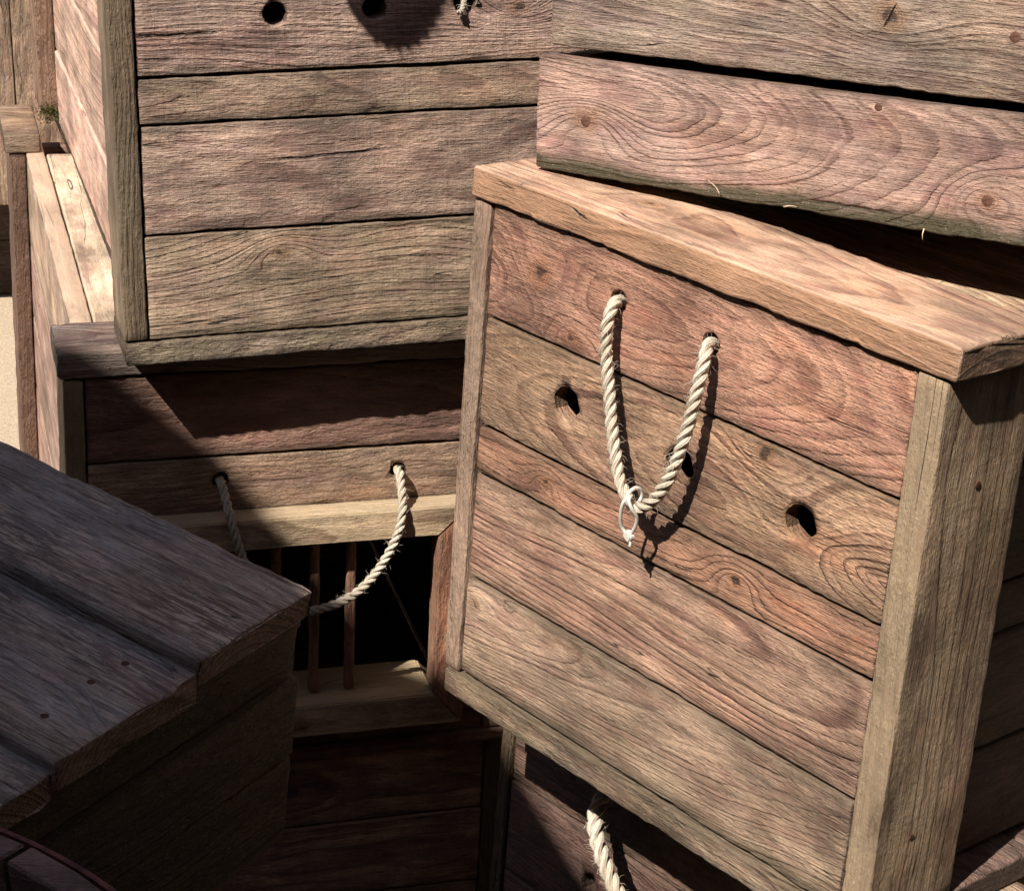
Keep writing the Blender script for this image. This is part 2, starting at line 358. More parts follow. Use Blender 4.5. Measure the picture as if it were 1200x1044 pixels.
def cut_hole(o, hu, hv, hr, T, seed):
    bm = bmesh.new(); N = 28; rings = []
    sx = 1.0
    if isinstance(hr, tuple): hr, sx = hr
    for z in (-T, -T * .2, T * .42, T * .5, T):
        k = 1.0 + (.0 if z < T * .45 else .1)
        rings.append([bm.verts.new((hu + hr * sx * k * (1 + .12 * sn(math.cos(a) * 2.2 + seed, math.sin(a) * 2.2, z * 20) + .10 * sn(math.cos(a) * 7 + seed, math.sin(a) * 7, 0)) * math.cos(a),
                                    hv + hr * k * (1 + .10 * sn(math.cos(a) * 2.2, math.sin(a) * 2.2 + seed, z * 20)) * math.sin(a), z))
                      for a in [2 * math.pi * i / N for i in range(N)]])
    for a, b_ in zip(rings, rings[1:]):
        for i in range(N): bm.faces.new((a[i], a[(i + 1) % N], b_[(i + 1) % N], b_[i]))
    bm.faces.new(rings[0][::-1]); bm.faces.new(rings[-1])
    bmesh.ops.recalc_face_normals(bm, faces=bm.faces)
    if bm.calc_volume(signed=True) < 0: bmesh.ops.reverse_faces(bm, faces=bm.faces)
    me = bpy.data.meshes.new('cutter'); bm.to_mesh(me); bm.free()
    c = bpy.data.objects.new('cutter', me); col.objects.link(c)
    keep = (o.parent, o.location.copy(), o.rotation_euler.copy())
    o.parent = None; o.location = (0, 0, 0); o.rotation_euler = (0, 0, 0)
    md = o.modifiers.new('b', 'BOOLEAN'); md.operation = 'DIFFERENCE'; md.solver = 'EXACT'; md.object = c
    bpy.context.view_layer.update()
    dg = bpy.context.evaluated_depsgraph_get()
    nm = bpy.data.meshes.new_from_object(o.evaluated_get(dg))
    def plugged():
        o2 = bpy.data.objects.new('probe', nm); col.objects.link(o2); bpy.context.view_layer.update()
        hit = o2.ray_cast(Vector((hu, hv, T * 3)), Vector((0, 0, -1)))[0]; bpy.data.objects.remove(o2); return hit
    if plugged():
        for dz in (0, .0007, .0013, 'fast'):
            if dz == 'fast': md.solver = 'FAST'
            else:
                md.use_self = True; md.use_hole_tolerant = True
                for v_ in me.vertices: v_.co.z += dz; v_.co.x += dz * .3
            me.update(); bpy.context.view_layer.update(); dg = bpy.context.evaluated_depsgraph_get()
            nm = bpy.data.meshes.new_from_object(o.evaluated_get(dg))
            if not plugged(): print('fixed', dz); break
        else: print('HOLE STILL PLUGGED', hu, hv)
    o.modifiers.remove(md)
    o.data = nm; bpy.data.objects.remove(c)
    o.parent, o.location, o.rotation_euler = keep
def nail(o, u, v, z, r=.0035):
    bm = bmesh.new(); N = 12; rings = []
    for rr, zz in ((1, -.002), (1, .0002), (.8, .0005), (.35, .0006)):
        rings.append([bm.verts.new((r * rr * math.cos(2 * math.pi * i / N) * (1 + .08 * math.sin(i * 2.3)), r * rr * math.sin(2 * math.pi * i / N), zz)) for i in range(N)])
    for a, b_ in zip(rings, rings[1:]):
        for i in range(N): bm.faces.new((a[i], a[(i + 1) % N], b_[(i + 1) % N], b_[i]))
    bm.faces.new(rings[-1])
    me = bpy.data.meshes.new('nail'); bm.to_mesh(me); bm.free()
    return link('nail', me, NAIL, o, (u, v, z))
def catmull(P, n):
    P = [Vector(p) for p in P]; P = [P[0] * 2 - P[1]] + P + [P[-1] * 2 - P[-2]]; out = []
    for i in range(1, len(P) - 2):
        a, b_, c, d = P[i - 1:i + 3]
        for k in range(n):
            t = k / n
            out.append(.5 * ((2 * b_) + (c - a) * t + (2 * a - 5 * b_ + 4 * c - d) * t * t + (3 * b_ - a - 3 * c + d) * t ** 3))
    out.append(P[-2]); return out
def resample(pts, step):
    out = [pts[0]]; acc = 0
    for a, b_ in zip(pts, pts[1:]):
        seg = (b_ - a).length
        while acc + seg >= step:
            f = (step - acc) / seg; a = a + (b_ - a) * f; out.append(a); seg = (b_ - a).length; acc = 0
        acc += seg
    return out
def rope_mesh(P, R, pitch, seed, fuzz=160, sides=10):
    pts = resample(catmull(P, 24), .0014)
    T = [(pts[min(i + 1, len(pts) - 1)] - pts[max(i - 1, 0)]).normalized() for i in range(len(pts))]
    N = [T[0].orthogonal().normalized()]
    for i in range(1, len(pts)):
        v = N[-1] - T[i] * N[-1].dot(T[i]); N.append(v.normalized())
    verts = []; faces = []; uvs = []
    for s in range(3):
        base = len(verts)
        for i, p in enumerate(pts):
            L = i * .0014; ph = 2 * math.pi * (L / pitch + s / 3)
            n, b_ = N[i], T[i].cross(N[i])
            rad = n * math.cos(ph) + b_ * math.sin(ph); tg = (-n * math.sin(ph) + b_ * math.cos(ph))
            c = p + rad * R * .50 + Vector((sn(L * 40, seed, s), sn(L * 40, seed + 5, s), sn(L * 40, seed + 9, s))) * R * .10
            sr = R * .545 * (1 + .07 * sn(L * 110, s * 7, seed)) * (1 + .05 * sn(L * 420, s * 3, seed + 2))
            for k in range(sides):
                a = 2 * math.pi * k / sides
                verts.append(c + (rad * math.cos(a) + tg * math.sin(a)) * sr)
        for i in range(len(pts) - 1):
            for k in range(sides):
                a = base + i * sides + k; b2 = base + i * sides + (k + 1) % sides
                faces.append((a, b2, b2 + sides, a + sides))
                uvs.append(((i * .0014, k / sides), (i * .0014, (k + 1) / sides), ((i + 1) * .0014, (k + 1) / sides), ((i + 1) * .0014, k / sides)))
        for e_, rev in ((0, 1), (len(pts) - 1, 0)):
            f = [base + e_ * sides + k for k in range(sides)]
            faces.append(tuple(f[::-1] if rev else f)); uvs.append([(0, 0)] * sides)
    rnd = random.Random(seed)
    for _ in range(fuzz):                        # loose fibres
        i = rnd.randrange(3, len(pts) - 3); a = rnd.uniform(0, 6.283)
        n, b_ = N[i], T[i].cross(N[i]); d = n * math.cos(a) + b_ * math.sin(a)
        p0 = pts[i] + d * R * .92; ln = rnd.uniform(.003, .009); dirv = (d * rnd.uniform(.3, 1) + T[i] * rnd.uniform(-1, 1)).normalized()
        p1 = p0 + dirv * ln * .5; p2 = p1 + (dirv + Vector((rnd.uniform(-.6, .6), rnd.uniform(-.6, .6), rnd.uniform(-.9, .3)))).normalized() * ln * .5
        q = dirv.orthogonal().normalized() * .00016; q2 = dirv.cross(q)
        base = len(verts)
        for p, k in ((p0, 1), (p1, .8), (p2, .3)):
            for a2 in (0, 2.094, 4.189): verts.append(p + (q * math.cos(a2) + q2 * math.sin(a2)) * k)
        for s in range(2):
            for k in range(3):
                a1 = base + s * 3 + k; a2 = base + s * 3 + (k + 1) % 3
                faces.append((a1, a2, a2 + 3, a1 + 3)); uvs.append([(0, 0)] * 4)
    me = bpy.data.meshes.new('rope'); me.from_pydata(verts, [], faces)
    l = me.uv_layers.new(name='rope'); k = 0
    for f in uvs:
        for q in f: l.data[k].uv = q; k += 1
    for p in me.polygons: p.use_smooth = True
    return me
def rope(parent, P, R=.0064, pitch=.019, seed=1, fuzz=160, name='rope_handle'):
    return link(name, rope_mesh(P, R, pitch, seed, fuzz), ROPE, parent)
def tube_mesh(P, R, sides=8, n=8, taper=1.0):
    pts = catmull(P, n); verts = []; faces = []; N = None
    for i, p in enumerate(pts):
        T = (pts[min(i + 1, len(pts) - 1)] - pts[max(i - 1, 0)]).normalized()
        N = T.orthogonal().normalized() if N is None else (N - T * N.dot(T)).normalized()
        B = T.cross(N); rr = R * (1 + (taper - 1) * i / (len(pts) - 1))
        for k in range(sides):
            a = 2 * math.pi * k / sides; verts.append(p + (N * math.cos(a) + B * math.sin(a)) * rr)
    for i in range(len(pts) - 1):
        for k in range(sides):
            a = i * sides + k; b_ = i * sides + (k + 1) % sides; faces.append((a, b_, b_ + sides, a + sides))
    faces.append(tuple(range(sides - 1, -1, -1))); faces.append(tuple((len(pts) - 1) * sides + k for k in range(sides)))
    me = bpy.data.meshes.new('tube'); me.from_pydata(verts, [], faces)
    for p in me.polygons: p.use_smooth = len(p.vertices) == 4
    return me
def splinter(parent, p, d, L=.012, r=.0006):
    p = Vector(p); d = Vector(d).normalized()
    q = d.orthogonal().normalized()
    o = link('splinter', tube_mesh([p, p + d * L * .5 + q * L * .08, p + d * L], r, 5, 3, .2), WOOD, parent)
    o['seed'] = 1.0; o['tint'] = [.8, .68, .5]; o['pith'] = [0., -.05, .007]; o['tilt'] = [0., 0., 0.]; o['fx'] = [0., 0., 0.]
    o['wear'] = [0., 0., 0.]; o['knot_a'] = [0., 0., 0.]; o['knot_b'] = [0., 0., 0.]; o['half'] = [1., 1., 0.]
    return o
def moss_clump(parent, c, s, n, seed):
    rnd = random.Random(seed); verts = []; faces = []
    for _ in range(n):
        p = Vector([c[i] + rnd.gauss(0, s[i]) for i in range(3)]); r = rnd.uniform(.0008, .0022)
        a = Vector((rnd.gauss(0, 1), rnd.gauss(0, 1), rnd.gauss(0, 1))).normalized(); q = a.orthogonal().normalized(); t = a.cross(q)
        b_ = len(verts); verts += [p + q * r, p + t * r * .5 + a * r * .4, p - q * r * .8 + a * r * .9, p - t * r * .5]
        faces += [(b_, b_ + 1, b_ + 2), (b_, b_ + 2, b_ + 3)]
    me = bpy.data.meshes.new('moss'); me.from_pydata(verts, [], faces)
    o = link('moss', me, MOSS, parent); o['kind'] = 'stuff'; return o
def mat4(o, R): return Matrix.Translation(o) @ Matrix(R).to_4x4()
GRP = 'weathered wooden crates in the stack'
GROUND = -1.69

# ------------------------------------------------------------------ ground
bm = bmesh.new(); bmesh.ops.create_grid(bm, x_segments=80, y_segments=80, size=60)
for v_ in bm.verts: v_.co.z = .012 * sn(v_.co.x * .9, v_.co.y * .9, 0)
me = bpy.data.meshes.new('ground'); bm.to_mesh(me); bm.free()
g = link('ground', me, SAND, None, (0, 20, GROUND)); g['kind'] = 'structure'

# ------------------------------------------------------------------ C: the big tilted crate with the rope handle
PINK = (.43, .255, .19); TAN = (.42, .31, .20); OLIVE = (.30, .245, .15); DARKW = (.20, .13, .10); GREYW = (.40, .30, .245)
MC = mat4((-0.0310, 1.6907, -0.4939), ((0.64741, 0.76048, 0.05027), (-0.76197, 0.64724, 0.02176), (-0.01599, -0.05239, 0.9985)))
C = thing('wooden_crate', 'large tilted reddish crate, pale rope handle looped over three round holes', 'crate', MC, GRP)
W, H, Dp, T = .4875, .4240, .42, .022
XL, XR = .0165, .4605           # planks between the battens
rows = [(-.0945, -.0015), (-.1900, -.0975), (-.2328, -.1935), (-.3300, -.2362), (-.4225, -.3335)]
cx = (XL + XR) / 2; hl = (XR - XL) / 2
def lc(x, z, r): return (x - cx, z - (r[0] + r[1]) / 2)
rw = dict(hero=2, e=.0019, wob=.0009, chip=.0022, wear=(.12, .7, .5))
r = rows[0]
board(C, 'plank', (XL, XR, .002, .002 + T, *r), 'x', '-y', holes=[(*lc(.1702, -.0385, r), .0082), (*lc(.2704, -.0418, r), .0082)], seed=3.1,
      tint=(.41, .24, .165), pith=(.006, -.03, .0085), tilt=(-.05, .17, 1), fx=(1.15, 0, .05), knot_a=(*lc(.078, -.042, r), .017), knot_b=(*lc(.122, -.083, r), .009), **rw)
r = rows[1]
board(C, 'plank', (XL, XR, .002, .002 + .014, *r), 'x', '-y', holes=[(*lc(.1213, -.138, r), (.0132, 1.12)), (*lc(.2514, -.1442, r), (.0132, 1.1)), (*lc(.3762, -.1441, r), (.0132, 1.12))], seed=7.7,
      tint=(.40, .25, .17), pith=(-.01, -.035, .0080), tilt=(.04, -.16, 1), fx=(1.25, 0, .08), knot_a=(*lc(.3762, -.142, r), .018), knot_b=(*lc(.335, -.105, r), .012), **rw)
r = rows[2]
board(C, 'plank', (XL, XR, .002, .002 + T, *r), 'x', '-y', seed=12.4, tint=(.39, .22, .145), pith=(.03, -.04, .006), tilt=(.03, .02, .5), fx=(.9, 0, 0), knot_a=(*lc(.322, -.213, r), .0075), knot_b=(*lc(.105, -.212, r), .006), **rw)
r = rows[3]
board(C, 'plank', (XL, XR, .003, .003 + T, *r), 'x', '-y', seed=17.9, tint=(.40, .255, .185), pith=(.035, -.03, .0085), tilt=(.05, .09, 1), fx=(1.1, 0, .05), **rw)
r = rows[4]
board(C, 'plank', (XL, XR, .001, .001 + T, *r), 'x', '-y', seed=23.3, tint=(.34, .25, .18), pith=(.05, -.05, .0055), tilt=(-.03, .10, .5), fx=(.75, .3, .35), knot_a=(*lc(.028, -.352, r), .008), lowmoss=.35, **rw)
board(C, 'bottom_rail', (-.001, W + .001, -.002, .10, -.4495, -.4265), 'x', '-y', hero=2, tint=(.30, .225, .15), fx=(1.2, 0, .5), wear=(.3, .8, 1), chip=.003, seed=2.2)
bt = dict(hero=2, e=.0018, wob=.0008, chip=.0008)
board(C, 'batten', (-.006, .0145, 0, .097, -.4262, -.0006), 'z', '-x', tint=(.42, .29, .21), pith=(0, -.1, .004), tilt=(0, 0, .4), fx=(.7, 0, .1), seed=31, **bt)
board(C, 'batten', (.4625, W + .001, -.001, .097, -.4262, -.0006), 'z', 'x', tint=(.35, .25, .165), pith=(.06, -.04, .012), tilt=(.03, .03, .5), fx=(.6, .22, .3), wear=(.25, .3, .3), seed=34, nails=[(-.145, .01, .0028), (.13, .0, .003)], **bt)
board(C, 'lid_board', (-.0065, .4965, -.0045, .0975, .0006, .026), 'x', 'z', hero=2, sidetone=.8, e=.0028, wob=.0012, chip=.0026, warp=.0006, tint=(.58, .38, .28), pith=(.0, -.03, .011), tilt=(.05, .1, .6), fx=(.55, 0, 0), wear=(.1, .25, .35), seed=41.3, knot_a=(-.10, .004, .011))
board(C, 'lid_board', (.002, .494, .1005, .196, -.016, .006), 'x', 'z', hero=1, tint=(.50, .38, .27), seed=44)
for k in range(2): board(C, 'lid_board', (.002, .494, .199 + k * .1, .296 + k * .1, -.016, .006), 'x', 'z', hero=1, tint=(.5, .38, .27))
board(C, 'lid_board', (-.0065, .4965, .399, .43, .0006, .026), 'x', 'z', hero=1, tint=(.5, .38, .27))
for (z0, z1) in rows:
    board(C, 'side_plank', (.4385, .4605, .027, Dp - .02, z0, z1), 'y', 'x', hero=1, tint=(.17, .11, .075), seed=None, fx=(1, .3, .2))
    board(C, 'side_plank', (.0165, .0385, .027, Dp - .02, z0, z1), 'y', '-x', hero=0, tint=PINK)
    board(C, 'back_plank', (.0165, .4605, Dp - .019, Dp + .003, z0, z1), 'x', 'y', hero=0, tint=PINK)
board(C, 'batten', (-.006, .0145, Dp - .09, Dp, -.4262, -.018), 'z', '-x', hero=1, tint=TAN)
board(C, 'batten', (.4625, W + .001, Dp - .09, Dp, -.4262, -.018), 'z', 'x', hero=1, tint=TAN)
for k in range(3): board(C, 'floor_board', (0, W, .102 + k * .104, .2035 + k * .104, -.4495, -.4275), 'x', '-z', hero=0, tint=DARKW)
ropeC = rope(C, [(.1662,.016,-.0420), (.1702,.0030,-.0385), (.1730,-.0060,-.0400), (.1747,-.0120,-.0522), (.1766,-.0130,-.0734), (.1858,-.0140,-.1049), (.2009,-.0190,-.1408), (.2175,-.0240,-.1655), (.2367,-.0270,-.1765), (.2525,-.0270,-.1694), (.2682,-.0250,-.1446), (.2777,-.0220,-.1065), (.2803,-.0180,-.0730), (.2793,-.0125,-.0490), (.2750,-.0060,-.0415), (.2704,.0030,-.0418), (.2660,.016,-.046)], R=.0050, pitch=.028, seed=3, fuzz=220)
# white tie: a band knotted tight round the bottom of the rope, with a small hanging loop and locking head
tie = link('cable_tie', tube_mesh([(.2375, -.0300, -.1690), (.2340, -.0350, -.1735), (.2308, -.0335, -.1867), (.2300, -.0300, -.1970), (.2358, -.0280, -.2010), (.2418, -.0280, -.1929), (.2445, -.0300, -.1830), (.2432, -.0345, -.1759), (.2400, -.0355, -.1700), (.2390, -.0330, -.1670)], .0015, 8, 8), TIE, ropeC)
link('tie_band', tube_mesh([(.2352 + .0008, -.0255 + .0075 * math.sin(a) - .0008, -.1705 + .0075 * math.cos(a)) for a in [i * math.pi / 4 for i in range(9)]], .0017, 8, 4), TIE, ropeC)
bm = bmesh.new(); bmesh.ops.create_cube(bm, size=1); bmesh.ops.scale(bm, vec=(.0080, .005, .0070), verts=bm.verts)
bmesh.ops.bevel(bm, geom=bm.edges[:], offset=.0008, segments=2, affect='EDGES')
me = bpy.data.meshes.new('lock'); bm.to_mesh(me); bm.free(); link('tie_head', me, TIE, ropeC, (.2368, -.0285, -.2018), (0, R_(30), 0))
link('tie_tail', tube_mesh([(.2368, -.0285, -.2018), (.2395, -.0290, -.2062), (.2402, -.0300, -.2090)], .0011, 6, 4), TIE, ropeC)

# ------------------------------------------------------------------ D: grey box on top of it
MD = mat4((0.0120, 1.6937, -0.4689), ((0.8135, 0.58135, 0.01603), (-0.57988, 0.80873, 0.09845), (0.04427, -0.08938, 0.99501)))
D = thing('wooden_crate', 'greyish brown nailed box tipped on the lid of the rope handled crate', 'crate', MD, GRP)
hx = .235
board(D, 'plank', (.0, .47, 0, .026, .0005, .0915), 'x', '-y', hero=2, seed=52.1, e=.0024, wob=.0014, chip=.0024, bow=-.0012, tint=(.37, .26, .20), pith=(.012, -.034, .0060), tilt=(.05, .20, .9), fx=(.85, 0, .15), wear=(.35, .5, .35), lowmoss=1,
      gash=(.285 - hx, -.037, .05), knot_a=(.049 - hx, -.002, .013), knot_b=(.3903 - hx, -.017, .010), nails=[(.048 - hx, -.003, .0042), (.3903 - hx, -.017, .0042), (.30 - hx, .038, .003)])
board(D, 'plank', (.008, .478, .004, .030, .0985, .196), 'x', '-y', hero=2, seed=57.9, e=.0022, wob=.0012, chip=.0018, tint=(.36, .255, .195), pith=(-.06, -.02, .0085), tilt=(.06, .04, 1.0), fx=(1.0, 0, .2), wear=(.35, .5, .35),
      knot_a=(.3008 - .243, .148 - .147, .015), nails=[(.3965 - .243, .1426 - .147, .0042)], split=1, label='upper plank with a cracked round knot')
board(D, 'plank', (.002, .47, .0, .026, .199, .29), 'x', '-y', hero=1, tint=GREYW)
for (z0, z1) in ((.001, .091), (.098, .195), (.2, .29)):
    board(D, 'side_plank', (.006, .03, .033, .35, z0, z1), 'y', '-x', hero=1, tint=GREYW)
    board(D, 'side_plank', (.446, .47, .033, .35, z0, z1), 'y', 'x', hero=0, tint=GREYW)
    board(D, 'back_plank', (.0, .47, .351, .375, z0, z1), 'x', 'y', hero=0, tint=GREYW)
for k in range(3): board(D, 'lid_board', (0, .47, k * .126, .124 + k * .126, .2915, .313), 'x', 'z', hero=0, tint=GREYW)
for k in range(3): board(D, 'floor_board', (.032, .444, .033 + k * .106, .136 + k * .106, .004, .024), 'x', '-z', hero=0, tint=DARKW)
splinter(D, (.175, -.001, .003), (-.7, -.2, .7), .014); splinter(D, (.345, -.001, .002), (.1, -.3, -.9), .008); splinter(D, (.23, -.001, .0015), (1, -.1, .15), .012)

# ------------------------------------------------------------------ A: upper left crate
MA = mat4((-0.38565, 1.9502, -0.7227), ((0.9566, -0.29138, -0.0038), (0.2914, 0.95659, 0.00441), (0.00235, -0.00533, 0.99998)))
A = thing('wooden_crate', 'tall grey pink crate at upper left, row of drilled holes and mossy bottom rail', 'crate', MA, GRP)
AW, AD, AX0 = .50, .97, .0345
ar = [(-.001, .1015), (.1040, .2080), (.2105, .2530), (.2560, .3580), (.3605, .4500)]
at_ = dict(hero=2, e=.0015, wob=.0008, chip=.001)
ax_c = (AX0 + AW - .03) / 2
A_T = (.43, .305, .245)
for i, (z0, z1) in enumerate(ar):
    holes = []
    if i == 3: holes = [(px - ax_c, pz - (z0 + z1) / 2, .0112) for px, pz in ((.1644, .3085), (.2590, .3105), (.3475, .3128))]
    st = [dict(tint=(.38, .285, .205), pith=(.09, -.05, .0065), tilt=(-.04, .02, .35), fx=(.6, .45, .3), knot_a=(.165 - ax_c, .028, .010), lowmoss=.3),
          dict(tint=(.40, .285, .23), pith=(.0, -.25, .006), tilt=(.0, .02, .4), fx=(.7, .4, .1), gash=(.21 - ax_c, .016, .075)),
          dict(tint=(.33, .24, .18), pith=(.0, -.028, .011), tilt=(.01, .12, .6), fx=(.7, .5, .3)),
          dict(tint=(.43, .305, .25), pith=(-.12, -.06, .006), tilt=(.01, .03, .5), fx=(.8, .7, .1), knot_a=(.40 - ax_c, .0, .012), gash=(.07 - ax_c, -.014, .05)), dict(tint=A_T)][i]
    board(A, 'plank', (AX0 + (.001 if i % 2 else 0), AW - .03, .002, .024, z0, z1), 'x', '-y', holes=holes, seed=60 + i * 3.7, **at_, wear=(.08, .8, .6), jitter=.03, **st)
board(A, 'bottom_rail', (.011, AW + .001, -.002, .096, -.0265, -.003), 'x', '-y', hero=2, chip=.0035, wob=.0015, tint=(.36, .27, .19), fx=(1.2, 0, .5), wear=(.3, .9, 1), seed=77)
board(A, 'batten', (.0105, .0335, 0, .085, -.0015, .47), 'z', '-x', hero=2, tint=(.25, .185, .12), pith=(0, -.1, .006), tilt=(0, 0, .4), fx=(.6, .2, .6), wear=(.3, .6, .6), seed=80, wob=.0012)
board(A, 'batten', (AW - .029, AW - .006, 0, .09, -.0015, .47), 'z', 'x', hero=1, tint=OLIVE)
board(A, 'batten', (.0105, .0335, AD - .09, AD, .01, .47), 'z', '-x', hero=1, tint=(.33, .20, .145), seed=82, wob=.0018, fx=(1.4, 0, .1))
board(A, 'batten', (AW - .029, AW - .006, AD - .09, AD, .01, .47), 'z', 'x', hero=0, tint=OLIVE)
sr = [(-.004, .093), (.096, .21), (.213, .32), (.323, .45)]
for i, (z0, z1) in enumerate(sr):
    board(A, 'side_plank', (.0345 - .002 * (i == 0), .0565, .0255, AD - .03, z0, z1), 'y', '-x', hero=1, tint=(.62, .42, .35), pith=(.1, -.04, .012), tilt=(.01, .02, .35), fx=(.35, 0, 0), wear=(.1, .2, .1))
    board(A, 'side_plank', (AW - .052, AW - .030, .0255, AD - .03, z0, z1), 'y', 'x', hero=0, tint=A_T)
    board(A, 'back_plank', (.0345, AW - .03, AD - .029, AD - .007, z0, z1), 'x', 'y', hero=0, tint=A_T)
for k in range(9): board(A, 'floor_board', (.0345, AW - .03, .098 + k * .096, .192 + k * .096, -.024, -.004), 'x', '-z', hero=0, tint=DARKW)
for k in range(9): board(A, 'lid_board', (.0, AW, -.005 + k * .109, .102 + k * .109, .471, .493), 'x', 'z', hero=0, tint=A_T)
moss_clump(A, (.022, AD - .093, .012), (.009, .003, .006), 600, 5)
# frayed rope end poking from the third hole
rope(A, [(.352, .03, .318), (.350, .012, .3165), (.3430, -.002, .3045), (.3385, -.0035, .3075)], R=.0028, pitch=.012, seed=9, fuzz=60, name='frayed_rope_end')
link('frayed_strand', tube_mesh([(.3585, .003, .309), (.3590, -.0012, .3165), (.3555, -.0012, .3225)], .0011, 6, 5, .5), ROPE, A).data.uv_layers.new(name='rope')

# ------------------------------------------------------------------ B: crate with the barred opening
MB = mat4((-0.4446, 1.9842, -0.7764), ((0.9602, -0.27799, 0.02703), (0.2784, 0.96039, -0.0124), (-0.02251, 0.01943, 0.99956)))
B = thing('wooden_crate', 'dark barred cage crate under the upper left crate with a drooping rope handle', 'crate', MB, GRP)
BW, BD = .4720, .86
bs = dict(hero=2, e=.0016, wob=.0009, chip=.001)
bx0, bx1 = .0215, .4485; bc = (bx0 + bx1) / 2
board(B, 'plank', (bx0, bx1, .002, .024, -.0925, -.0015), 'x', '-y', seed=91, tint=(.27, .155, .12), pith=(.0, -.04, .010), tilt=(.03, .08, .7), fx=(.8, 0, 0), **bs)
r = (-.1570, -.0955)
board(B, 'plank', (bx0, bx1, .001, .023, *r), 'x', '-y', seed=95, holes=[(.1555 - bc, -.1205 + .12625, .0082), (.3425 - bc, -.1225 + .12625, .0082)], tint=(.42, .29, .20), pith=(.05, -.05, .006), tilt=(.02, .05, .6), fx=(1.3, 0, .1), **bs)
# boards either side of and below the opening
ox0, ox1, oz0, oz1 = .062, .3820, -.3800, -.1880      # inside edge of the frame
board(B, 'plank', (bx0, ox0 - .005, .003, .025, -.4480, -.1585), 'z', '-y', hero=1, tint=TAN, seed=97)
board(B, 'plank', (ox1 + .006, bx1, .003, .025, -.4230, -.1585), 'z', '-y', hero=1, tint=TAN, seed=98)
board(B, 'plank', (ox0 - .004, bx1, .003, .025, -.4480, -.4240), 'x', '-y', hero=1, tint=(.30, .19, .13), seed=99)
def frame_piece(parent, pts, y0, y1, **st):
    """mitred frame member: four (x,z) corners, extruded from y0 to y1, small arrises"""
    grain = st.pop('grain')
    c = Vector((sum(p[0] for p in pts) / 4, (y0 + y1) / 2, sum(p[1] for p in pts) / 4))
    g_ = AX[grain]; nn = Vector((0, -1, 0)); sd2 = nn.cross(g_); M = Matrix((g_, sd2, nn)).transposed(); Mi = M.inverted()
    bm = bmesh.new()
    f0 = [bm.verts.new(Mi @ (Vector((p[0], y0, p[1])) - c)) for p in pts]; f1 = [bm.verts.new(Mi @ (Vector((p[0], y1, p[1])) - c)) for p in pts]
    bm.faces.new(f0); bm.faces.new(f1[::-1])
    for i in range(4): bm.faces.new((f0[i], f1[i], f1[(i + 1) % 4], f0[(i + 1) % 4]))
    bmesh.ops.recalc_face_normals(bm, faces=bm.faces)
    bmesh.ops.subdivide_edges(bm, edges=[e_ for e_ in bm.edges if e_.calc_length() > .08], cuts=24, use_grid_fill=True)
    bmesh.ops.bevel(bm, geom=[e_ for e_ in bm.edges if len(e_.link_faces) == 2 and e_.calc_face_angle() > .5], offset=.0016, segments=2, affect='EDGES')
    for v_ in bm.verts: v_.co += Vector((0, 1, 1)) * .0009 * sn(v_.co.x * 25 + c.x * 9, v_.co.y * 30, v_.co.z * 30)
    me = bpy.data.meshes.new('frame'); bm.to_mesh(me); bm.free()
    o = link('frame_rail', me, WOOD, parent, c, M)
    S = dict(STYLE); S.update(st); COUNT[0] += 1
    o['seed'] = COUNT[0] * 1.9
    for k in ('tint', 'pith', 'tilt', 'fx', 'wear', 'knot_a', 'knot_b'): o[k] = [float(q) for q in S[k]]
    o['half'] = [.3, .016, 0.0]; return o
fo = .0345; fy0, fy1 = -.030, .000
frame_piece(B, [(ox0 - fo, oz1 + .0335), (ox1 + fo, oz1 + .0335), (ox1, oz1), (ox0, oz1)], fy0, fy1, grain='x', tint=(.48, .37, .245), fx=(.4, 0, .1), wear=(.1, .2, .2))
frame_piece(B, [(ox0, oz0), (ox1, oz0), (ox1 + fo, oz0 - .0385), (ox0 - fo, oz0 - .0385)], fy0, .050, grain='x', tint=(.46, .35, .22), fx=(.5, 0, .3), wear=(.1, .3, .3))
frame_piece(B, [(ox1, oz1), (ox1 + fo, oz1 + .0335), (ox1 + fo, oz0 - .0385), (ox1, oz0)], fy0, fy1, grain='z', tint=(.40, .21, .14), fx=(.6, 0, 0))
frame_piece(B, [(ox0 - fo, oz1 + .0335), (ox0, oz1), (ox0, oz0), (ox0 - fo, oz0 - .0385)], fy0, fy1, grain='z', tint=(.40, .21, .14), fx=(.6, 0, 0))
for x_, z0 in ((.123, -.375), (.168, -.375), (.2135, -.375), (.2545, -.378), (.2935, -.3790)):
    o = board(B, 'bar', (x_ - .0052, x_ + .0052, -.0065, .0045, z0, -.195), 'z', '-y', hero=1, e=.003, tint=(.36, .20, .14), fx=(.8, 0, 0))
board(B, 'batten', (-.0005, .0200, 0, .085, -.4480, -.0015), 'z', '-x', hero=2, tint=(.33, .25, .16), fx=(.6, .2, .4), seed=105)
board(B, 'batten', (.4505, .4715, 0, .085, -.4480, -.0015), 'z', 'x', hero=2, tint=(.50, .36, .25), fx=(.7, .2, .1), seed=107)
board(B, 'batten', (-.0050, .0148, .705, .80, -.90 + .45, .024), 'z', '-x', hero=1, tint=(.24, .14, .10), fx=(1.3, 0, .05), seed=109, wob=.0015)
board(B, 'batten', (.4505, .4715, .705, .80, -.4480, -.0015), 'z', 'x', hero=0, tint=OLIVE)
board(B, 'bottom_rail', (-.001, .4730, -.002, .024, -.4640, -.4495), 'x', '-y', hero=1, tint=(.33, .19, .13), seed=111)
board(B, 'lid_board', (-.0045, .476, -.001, .0885, .0005, .0275), 'x', 'z', hero=2, e=.003, wob=.0014, chip=.0025, tint=(.26, .20, .175), fx=(1, 0, 0), wear=(.5, .5, .4), seed=113)
